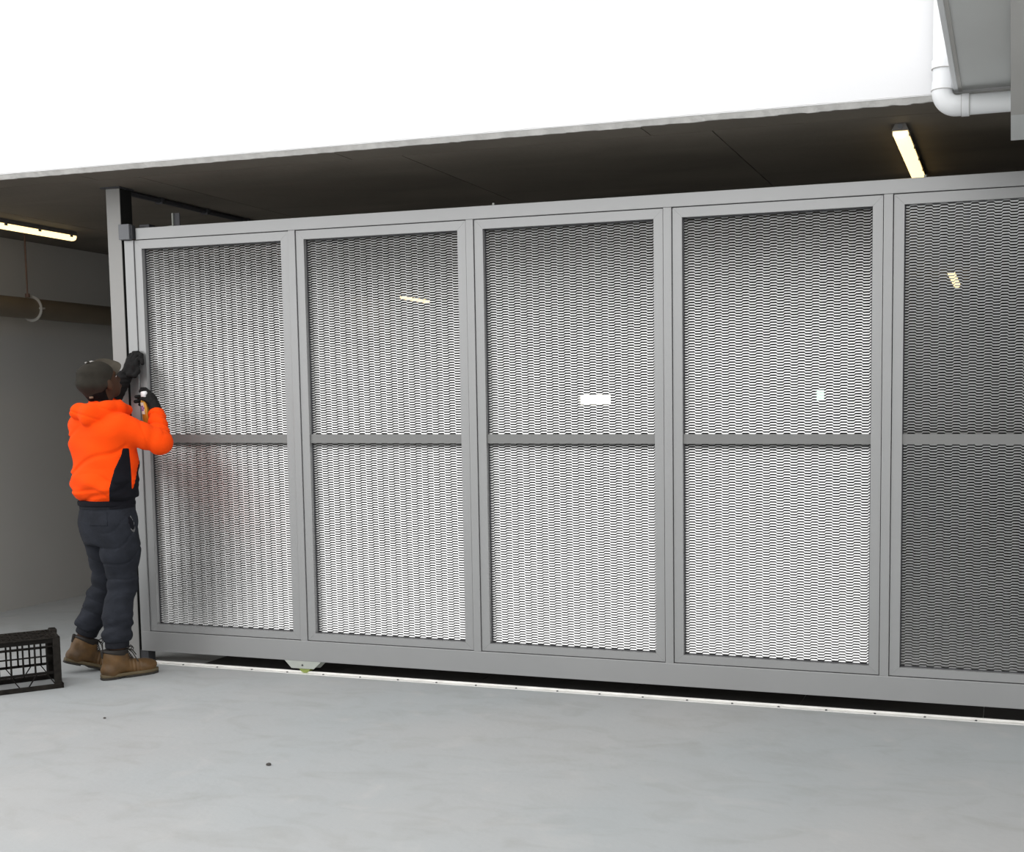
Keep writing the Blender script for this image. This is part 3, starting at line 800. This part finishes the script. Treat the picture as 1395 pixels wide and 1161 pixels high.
# left sleeve
ul, tl = capt(g, SHL, ELL, 0.076, 0.062); fl_, tfl = capt(g, ELL, WRL, 0.060, 0.044)
sl_ = smin(ul, fl_, 0.02)
j = smin(tor, sr, 0.035); j = smin(j, sl_, 0.035)
hem = g.Z - 0.99
hood_path = [(-0.125, 0.055, 1.470), (-0.112, -0.050, 1.468), (-0.055, -0.105, 1.468), (0.020, -0.100, 1.482), (0.085, -0.050, 1.488), (0.125, 0.020, 1.478)]
hood = chain(g, hood_path, [0.034, 0.042, 0.046, 0.044, 0.040, 0.034], 0.02)
hood = smin(hood, ell(g, (-0.058, -0.105, 1.445), (0.058, 0.045, 0.048)), 0.03)
hood = smin(hood, cap_(g, (0.03, -0.115, 1.46), (-0.07, -0.120, 1.425), 0.026, 0.034), 0.02)
hood += 0.006 * crs(g.X * 16 + g.Z * 44 + 0.4, 0.3) + 0.003 * wav(g, 40, 10, 22, 0.3) + 0.0025 * wav(g, -30, 34, 30, 1.7)
j = smin(j, hood, 0.007)
neckhole = cap_(g, (0.012, 0.012, 1.50), (0.04, 0.035, 1.62), 0.066, 0.074)
j = smax(j, -neckhole, 0.01)
j = smax(j, 0.966 - g.Z, 0.006)
# open cuffs
def cut(g, p, q):
    p = V(*p); q = V(*q); d = (q - p) / np.linalg.norm(q - p)
    return (g.X - q[0]) * d[0] + (g.Y - q[1]) * d[1] + (g.Z - q[2]) * d[2]
JD = j
jum = grow('jumper', g, smax(JD, np.where(sr < 0.03, cut(g, ELR, WRR) - 0.012, -1.0), 0.004), 'orange', man)
# black lower panels: a slightly prouder skin over one region of the same surface
zl = np.array([0.94, 0.975, 1.06, 1.157, 1.235, 1.268, 1.30]); xl = np.array([0.012, 0.014, 0.020, 0.048, 0.086, 0.094, 0.12])
left = np.interp(g.Z, zl, xl).astype(np.float32)
reg = left - g.X
reg = np.maximum(reg, g.Z - 1.272)
# the orange front strip that narrows downwards
wl = np.interp(g.Z, [1.03, 1.05, 1.15, 1.275], [0.150, 0.134, 0.134, 0.128]).astype(np.float32)
wr = np.interp(g.Z, [1.03, 1.05, 1.15, 1.275], [0.130, 0.140, 0.166, 0.200]).astype(np.float32)
wedge = np.maximum(wl - g.X, g.X - wr)
reg = np.maximum(reg, -wedge)
sleeve_keep = 0.010 - sr
blk = smax(smax(tor - 0.0028, reg, 0.002), sleeve_keep, 0.003)
blk = smax(blk, -(tor + 0.02), 0.002)
sp = grow('side_panel', g, blk, 'black', jum, 1); sp['label'] = 'black lower side panel'
# ribbed hem band peeping out below
hb_ = smax(stack(g, [(0.94, .158, .126, .006, 0), (0.975, .160, .128, .005, 0), (1.0, .150, .12, .003, 0)]), np.maximum(g.Z - 0.985, 0.955 - g.Z), 0.003)
grow('hem_band', g, hb_, 'black', jum, 1)
cu = smax(cap_(g, ELR, (0.2795, 0.0, 1.468), 0.055, 0.041), np.maximum(cut(g, ELR, (0.2795, 0.0, 1.468)), -cut(g, ELR, (0.2804, -0.012, 1.448))), 0.003)
grow('cuff', g, cu, 'orange', jum, 1)
# sliver of blue shirt at the back
g2 = Grid((-0.20, -0.2, 0.94), (0.02, 0.2, 1.0), 0.005)
sh = smax(stack(g2, [(0.94, .146, .112, -.004, 0), (1.0, .146, .112, -.004, 0)]), np.maximum(np.maximum(g2.Z - 0.985, 0.966 - g2.Z), g2.X + 0.045), 0.003)
grow('shirt_tail', g2, sh, 'shirt', man, 1)

# --- pants
g = Grid((-0.26, -0.24, 0.14), (0.24, 0.30, 1.0), 0.0055)
seat = stack(g, [(0.70, .10, .09, -.01, 0), (0.78, .140, .115, .008, 0), (0.86, .154, .126, .008, 0), (0.93, .152, .120, .008, 0), (0.985, .148, .114, .008, 0)])
seat = smax(seat, np.maximum(g.Z - 0.976, 0.74 - g.Z), 0.02)
THR = (0.064, -0.055, 0.70); THL = (-0.020, 0.095, 0.70)
lr = chain(g, [HIR, THR, KNR, CAR, (0.026, -0.070, 0.215)], [0.104, 0.098, 0.075, 0.074, 0.066], 0.03)
ll = chain(g, [HIL, THL, KNL, CAL, (-0.128, 0.182, 0.250)], [0.096, 0.086, 0.074, 0.072, 0.060], 0.03)
knee = np.exp(-((g.Z - 0.50) / 0.10) ** 2); ank = np.clip((0.42 - g.Z) / 0.15, 0, 1)
thg = np.exp(-((g.Z - 0.74) / 0.10) ** 2)
crs = lambda ph, w: np.maximum(0, 1 - np.abs(np.sin(ph)) / w)
wr_ = 0.003 * knee * wav(g, -18, 10, 82, 0.5) + 0.0045 * ank * wav(g, 16, 22, 74, 1.2) + 0.003 * ank * wav(g, -40, 20, 120, 0.2) + 0.005 * thg * wav(g, 46, 0, 34, 2.4) + 0.0025 * wav(g, 24, 18, 30, 0.1)
ph_ = g.Z * 30 - g.X * 14 + 0.8 * np.sin(g.X * 22 + g.Z * 9)
wr_ = wr_ + 0.0055 * crs(ph_, 0.28) * np.clip((0.95 - g.Z) / 0.1, 0, 1) * np.clip((g.Z - 0.4) / 0.1, 0, 1) + 0.004 * crs(g.Z * 74 + g.X * 12 + np.sin(g.X * 30), 0.4) * ank
lr = lr + wr_; ll = ll + 0.0045 * knee * wav(g, 22, 10, 78, 1.5) + 0.0065 * ank * wav(g, -18, 22, 78, 0.2) + 0.003 * wav(g, 30, -20, 36, 0.6) + 0.005 * crs(g.Z * 40 + g.X * 20 + 0.7, 0.3) * np.clip((0.8 - g.Z) / 0.1, 0, 1)
# blousing over the cuffs
lr = smin(lr, ell(g, (0.030, -0.070, 0.238), (0.074, 0.074, 0.045)), 0.03)
ll = smin(ll, ell(g, (-0.112, 0.178, 0.285), (0.070, 0.070, 0.045)), 0.03)
lr = smax(lr, 0.205 - g.Z, 0.006)
axl = np.array(ANL) - np.array(CAL); axl /= np.linalg.norm(axl)
ll = smax(ll, (g.X + 0.130) * axl[0] + (g.Y - 0.183) * axl[1] + (g.Z - 0.248) * axl[2], 0.006)
pn = smin(smin(seat, lr, 0.03), smin(seat, ll, 0.03), 0.004)
pants = grow('pants', g, pn, 'pants', man)
rc = smax(cap_(g, (0.026, -0.071, 0.26), (0.024, -0.072, 0.15), 0.064, 0.061), np.maximum(g.Z - 0.222, 0.170 - g.Z), 0.004) + 0.0012 * np.sin(np.arctan2(g.Y + 0.072, g.X - 0.024) * 40)
grow('cuff', g, rc, 'rib', pants)
pL0 = V(*CAL); pL1 = V(-0.145, 0.188, 0.185); dL = (pL1 - pL0) / np.linalg.norm(pL1 - pL0)
along = (g.X - pL0[0]) * dL[0] + (g.Y - pL0[1]) * dL[1] + (g.Z - pL0[2]) * dL[2]
lc = smax(cap_(g, CAL, tuple(pL1), 0.064, 0.058), np.maximum(along - 0.205, 0.150 - along), 0.004)
grow('cuff', g, lc, 'rib', pants)
wbnd = smax(stack(g, [(0.93, .156, .124, .008, 0), (0.985, .151, .117, .008, 0)]), np.maximum(0.936 - g.Z, g.Z - 0.978), 0.004)
grow('waistband', g, wbnd, 'rib', pants)
ssub = smin(seat, lr, 0.03)
# back pocket: thin patch on his right buttock
bpk = smax(smin(ssub, smin(seat, ll, 0.03), 0.004) - 0.003, np.maximum(np.maximum(-0.088 - g.X, g.X - 0.006), np.maximum(np.maximum(g.Z - 0.930, 0.850 - g.Z), g.Y)), 0.002)
bpk = smax(bpk, -(smin(ssub, smin(seat, ll, 0.03), 0.004) + 0.012), 0.002)
grow('back_pocket', g, bpk, 'pants', pants)
pk = smax(ssub - 0.002, ell(g, (0.120, -0.11, 0.862), (0.013, 0.09, 0.044), ((0.97, 0, 0.24), (0, 1, 0), (-0.24, 0, 0.97))), 0.002)
pk = smax(pk, -(ssub + 0.010), 0.002)
sp_ = grow('side_pocket', g, pk, 'black', pants); sp_['label'] = 'dark slit of the side pocket'
pe = smax(ssub - 0.0035, np.abs(ell(g, (0.122, -0.11, 0.860), (0.014, 0.09, 0.046), ((0.97, 0, 0.24), (0, 1, 0), (-0.24, 0, 0.97)))) - 0.0022, 0.002)
pe = smax(pe, np.maximum(-(ssub + 0.008), 0.116 - g.X), 0.002)
try:
    grow('pocket_edge', g, pe, 'pocketedge', pants)
except Exception:
    pass

# --- boots
def boot(loc, rotz, pitch):
    bt_ = bpy.data.objects.new('boot_tmp', None)
    g = Grid((-0.03, -0.075, -0.005), (0.33, 0.075, 0.20), 0.0036)
    up = cap_(g, (0.050, 0, 0.055), (0.062, 0, 0.145), 0.045, 0.050)
    up = smin(up, cap_(g, (0.085, 0, 0.075), (0.105, 0, 0.125), 0.046, 0.042), 0.03)
    up = smin(up, cap_(g, (0.120, 0, 0.066), (0.215, 0, 0.046), 0.043, 0.041), 0.03)
    toe = ell(g, (0.236, 0.0, 0.044), (0.066, 0.050, 0.040)); up = smin(up, toe, 0.025)
    up = smin(up, ell(g, (0.045, 0, 0.045), (0.045, 0.042, 0.045)), 0.02)
    up += 0.0016 * wav(g, 60, 30, 80, 0.4) + 0.0022 * np.exp(-((g.X - 0.175) / 0.03) ** 2) * np.sin(g.X * 330)
    d = smax(up, np.maximum(0.016 - g.Z, g.Z - 0.150), 0.004)
    def bend(P):
        P = P.copy()
        if pitch:
            piv = 0.205
            w_ = np.clip((piv + 0.03 - P[:, 0]) / 0.06, 0, 1); a = pitch * w_
            x = P[:, 0] - piv; z = P[:, 2]
            P[:, 0] = piv + x * np.cos(a) + z * np.sin(a) * 1.0
            P[:, 2] = -x * np.sin(a) + z * np.cos(a)
        return P
    R3 = np.array([[math.cos(rotz), -math.sin(rotz), 0], [math.sin(rotz), math.cos(rotz), 0], [0, 0, 1]])
    place = lambda P: bend(P) @ R3.T + np.array(loc)
    P, F = sdf_mesh(g, d, 1); B = npobj('boot', place(P), F, 'boot', man)
    # outline of the sole
    mid = np.interp(g.X, [-0.01, 0.0, 0.03, 0.10, 0.16, 0.22, 0.27, 0.30, 0.312], [0.0, 0.024, 0.040, 0.041, 0.045, 0.053, 0.046, 0.026, 0.0]).astype(np.float32)
    out = (np.abs(g.Y) - mid) * 0.8
    out = np.maximum(out, np.maximum(-0.004 - g.X, g.X - 0.310))
    md = smax(out, np.maximum(0.012 - g.Z, g.Z - 0.030), 0.003)
    P, F = sdf_mesh(g, md, 1); npobj('midsole', place(P), F, 'sole', B)
    tr = smax(out - 0.001, np.maximum(0.001 - g.Z, g.Z - 0.0125), 0.002)
    arch = np.maximum(np.maximum(0.080 - g.X, g.X - 0.118), g.Z - 0.008)
    tr = smax(tr, -arch, 0.003)
    P, F = sdf_mesh(g, tr, 1); npobj('outsole', place(P), F, 'tread', B)
    col = cap_(g, (0.060, 0, 0.130), (0.062, 0, 0.150), 0.0535, 0.0535)
    col = smin(col, cap_(g, (0.098, 0, 0.13), (0.100, 0, 0.150), 0.046, 0.046), 0.02)
    col = smax(col, np.maximum(0.138 - g.Z + 0.25 * (0.06 - g.X), g.Z - 0.163), 0.006)
    P, F = sdf_mesh(g, col, 1); npobj('collar', place(P), F, 'collar', B)
    tab = smax(cap_(g, (0.010, 0, 0.125), (0.007, 0, 0.160), 0.008, 0.009), np.abs(g.Y) - 0.008, 0.003)
    P, F = sdf_mesh(g, tab, 1); npobj('pull_tab', place(P), F, 'collar', B)
    seam = smax(np.abs(up - 0.0005) - 0.0018, np.abs(g.X - 0.062 - 0.05 * (g.Z - 0.05)) - 0.0030, 0.001)
    seam = smax(seam, np.maximum(0.03 - g.Z, g.Z - 0.14), 0.002)
    bm = bmesh.new()
    def tube(pts, r=0.0028):
        A = place(np.array(pts, float)); add_tube(bm, [tuple(p) for p in A], r, 6)
    for k in range(6):
        t = k / 5; x = 0.150 - 0.012 * t; z = 0.107 + 0.048 * t; x = 0.165 - 0.030 * t
        tube([(x - 0.012, -0.030, z - 0.022), (x + 0.004, -0.012, z - 0.004), (x - 0.006 + 0.01, 0.012, z - 0.002), (x - 0.010, 0.030, z - 0.018)])
    c_ = (0.142, -0.004, 0.158)
    tube([c_, (0.150, -0.028, 0.172), (0.163, -0.040, 0.165), (0.160, -0.036, 0.148), c_])
    tube([c_, (0.165, 0.010, 0.172), (0.180, 0.022, 0.160), (0.168, 0.018, 0.145), c_])
    tube([c_, (0.158, -0.034, 0.138), (0.172, -0.048, 0.105), (0.182, -0.052, 0.085)])
    tube([c_, (0.172, 0.004, 0.145), (0.190, 0.0, 0.115)])
    lc_ = obj('laces', bm, 'lace', B)
    return B
boot((-0.060, -0.100, 0.0), math.atan2(0.10, 0.295), 0.0)
boot((-0.262, 0.150, 0.0), math.atan2(0.085, 0.29), math.radians(19))

# --- gloves: palm, four fingers bent round what they hold, thumb from the side
def glove(name, lo, hi, palm, fingers, thumb, cuff):
    g = Grid(lo, hi, 0.0034)
    d = None
    for (p, q, r0, r1) in palm:
        c = cap_(g, p, q, r0, r1); d = c if d is None else smin(d, c, 0.016)
    for f in fingers:
        c = chain(g, f, [0.0125] + [0.0115] * (len(f) - 2) + [0.0100], 0.004); d = smin(d, c, 0.006)
    d = smin(d, chain(g, thumb, [0.015] + [0.0125] * (len(thumb) - 2) + [0.0105], 0.006), 0.010)
    d += 0.0012 * wav(g, 90, 60, 110, 0.3) + 0.0010 * wav(g, -120, 80, 70, 1.2)
    o = grow(name, g, d, 'glove', man)
    c0, c1, ra, rb = cuff
    cf = cap_(g, c0, c1, ra, rb)
    cf = smax(cf, np.maximum(cut(g, c0, c1), -cut(g, c1, c0) * -1 if False else cut(g, c1, c0)), 0.004)
    cf += 0.0012 * wav(g, 0, 0, 260, 0.0)
    grow('glove_cuff', g, cf, 'glove', o)
    return o
# far hand: pressed against the gate end, knuckles up
glove('glove', (0.00, 0.14, 1.51), (0.27, 0.36, 1.83),
      [((0.122, 0.262, 1.655), (0.168, 0.243, 1.735), 0.032, 0.033), ((0.150, 0.262, 1.700), (0.158, 0.258, 1.755), 0.024, 0.022), ((0.172, 0.226, 1.690), (0.190, 0.222, 1.735), 0.022, 0.020)],
      [[(0.150, 0.266, 1.755), (0.166, 0.272, 1.790), (0.190, 0.270, 1.798), (0.205, 0.258, 1.776)],
       [(0.164, 0.252, 1.760), (0.182, 0.256, 1.801), (0.207, 0.248, 1.803), (0.218, 0.238, 1.774)],
       [(0.178, 0.236, 1.755), (0.199, 0.236, 1.793), (0.220, 0.226, 1.790), (0.224, 0.218, 1.760)],
       [(0.188, 0.222, 1.742), (0.206, 0.216, 1.770), (0.222, 0.208, 1.764), (0.222, 0.204, 1.742)]],
      [(0.150, 0.222, 1.675), (0.180, 0.208, 1.672), (0.197, 0.206, 1.692), (0.200, 0.206, 1.712)],
      ((0.062, 0.284, 1.560), (0.138, 0.256, 1.682), 0.055, 0.040))
# near hand: round the can, back of the hand to the right
CA = np.array((0.2225, 0.060, 1.556)); CBm = np.array((0.240, 0.060, 1.370)); cax = (CA - CBm) / np.linalg.norm(CA - CBm)
def ring(z, a, r=0.036):
    c = CBm + cax * ((z - CBm[2]) / cax[2]); return (c[0] + r * math.cos(a), c[1] + r * math.sin(a), z)
glove('glove', (0.14, -0.06, 1.42), (0.33, 0.15, 1.61),
      [((0.278, 0.004, 1.475), (0.262, 0.035, 1.530), 0.030, 0.029), ((0.276, 0.020, 1.495), (0.254, 0.058, 1.552), 0.022, 0.020), ((0.268, 0.008, 1.490), (0.250, 0.028, 1.556), 0.021, 0.019)],
      [[ring(1.575, 0.1, 0.026), ring(1.592, 0.9, 0.020), ring(1.590, 2.2, 0.014), ring(1.582, 2.8, 0.018)],
       [ring(1.553, 0.2), ring(1.553, 1.1), ring(1.551, 1.9), ring(1.550, 2.9, 0.046)],
       [ring(1.530, 0.2), ring(1.530, 1.1), ring(1.528, 1.9), ring(1.525, 2.95, 0.050)],
       [ring(1.508, 0.2), ring(1.508, 1.0), ring(1.507, 1.8), ring(1.507, 2.5, 0.036)]],
      [(0.258, 0.006, 1.500), (0.246, 0.004, 1.520), (0.228, 0.012, 1.535), (0.208, 0.022, 1.540)],
      ((0.2800, -0.016, 1.447), (0.274, 0.012, 1.488), 0.037, 0.033))

# --- spray can in the near hand
T_ = Matrix.Translation((0, 0, 0))
can = thing('spray_can', 'gold spray can with a white nozzle held in the gloved right hand', 'can', (0, 0, 0))
mw = Matrix.Translation((0.1206, -0.33, 0)) @ Matrix.Rotation(math.atan2(0.6667, 0.7453), 4, 'Z')
zax = Vector(cax); xax = Vector((1, 0, 0)); xax = (xax - zax * xax.dot(zax)).normalized(); yax = zax.cross(xax)
ml = Matrix.Identity(4)
for i in range(3): ml[i][0] = xax[i]; ml[i][1] = yax[i]; ml[i][2] = zax[i]
ml.translation = Vector(CBm)
can.matrix_world = mw @ ml
bm = bmesh.new(); add_tube(bm, [(0, 0, 0.0), (0, 0, 0.004), (0, 0, 0.150), (0, 0, 0.156), (0, 0, 0.170), (0, 0, 0.178)], [0.024, 0.026, 0.026, 0.0245, 0.020, 0.014], 32)
obj('can_body', bm, 'can', can)
bm = bmesh.new(); add_tube(bm, [(0, 0, 0.176), (0, 0, 0.184), (0, 0, 0.206), (0, 0, 0.212)], [0.016, 0.019, 0.018, 0.013], 24)
obj('nozzle_cap', bm, 'canwhite', can)
bm = bmesh.new()                          # pale print with a purple flower on the side
def patch(bm, a0, a1, z0, z1, r):
    n = 8; A = []; B_ = []
    for i in range(n + 1):
        a = a0 + (a1 - a0) * i / n
        A.append(bm.verts.new((r * math.cos(a), r * math.sin(a), z0))); B_.append(bm.verts.new((r * math.cos(a), r * math.sin(a), z1)))
    for i in range(n): bm.faces.new((A[i], A[i + 1], B_[i + 1], B_[i]))
patch(bm, 3.1, 4.3, 0.085, 0.150, 0.0264); obj('label_print', bm, 'canlabel', can)
bm = bmesh.new()
for k in range(6):
    a = k * math.pi / 3
    aa, zz = 3.75 + 0.40 * math.cos(a), 0.118 + 0.0115 * math.sin(a)
    patch(bm, aa - 0.17, aa + 0.17, zz - 0.005, zz + 0.005, 0.0268)
patch(bm, 3.75 - 0.12, 3.75 + 0.12, 0.1145, 0.1215, 0.0270)
obj('flower_print', bm, 'purple', can)
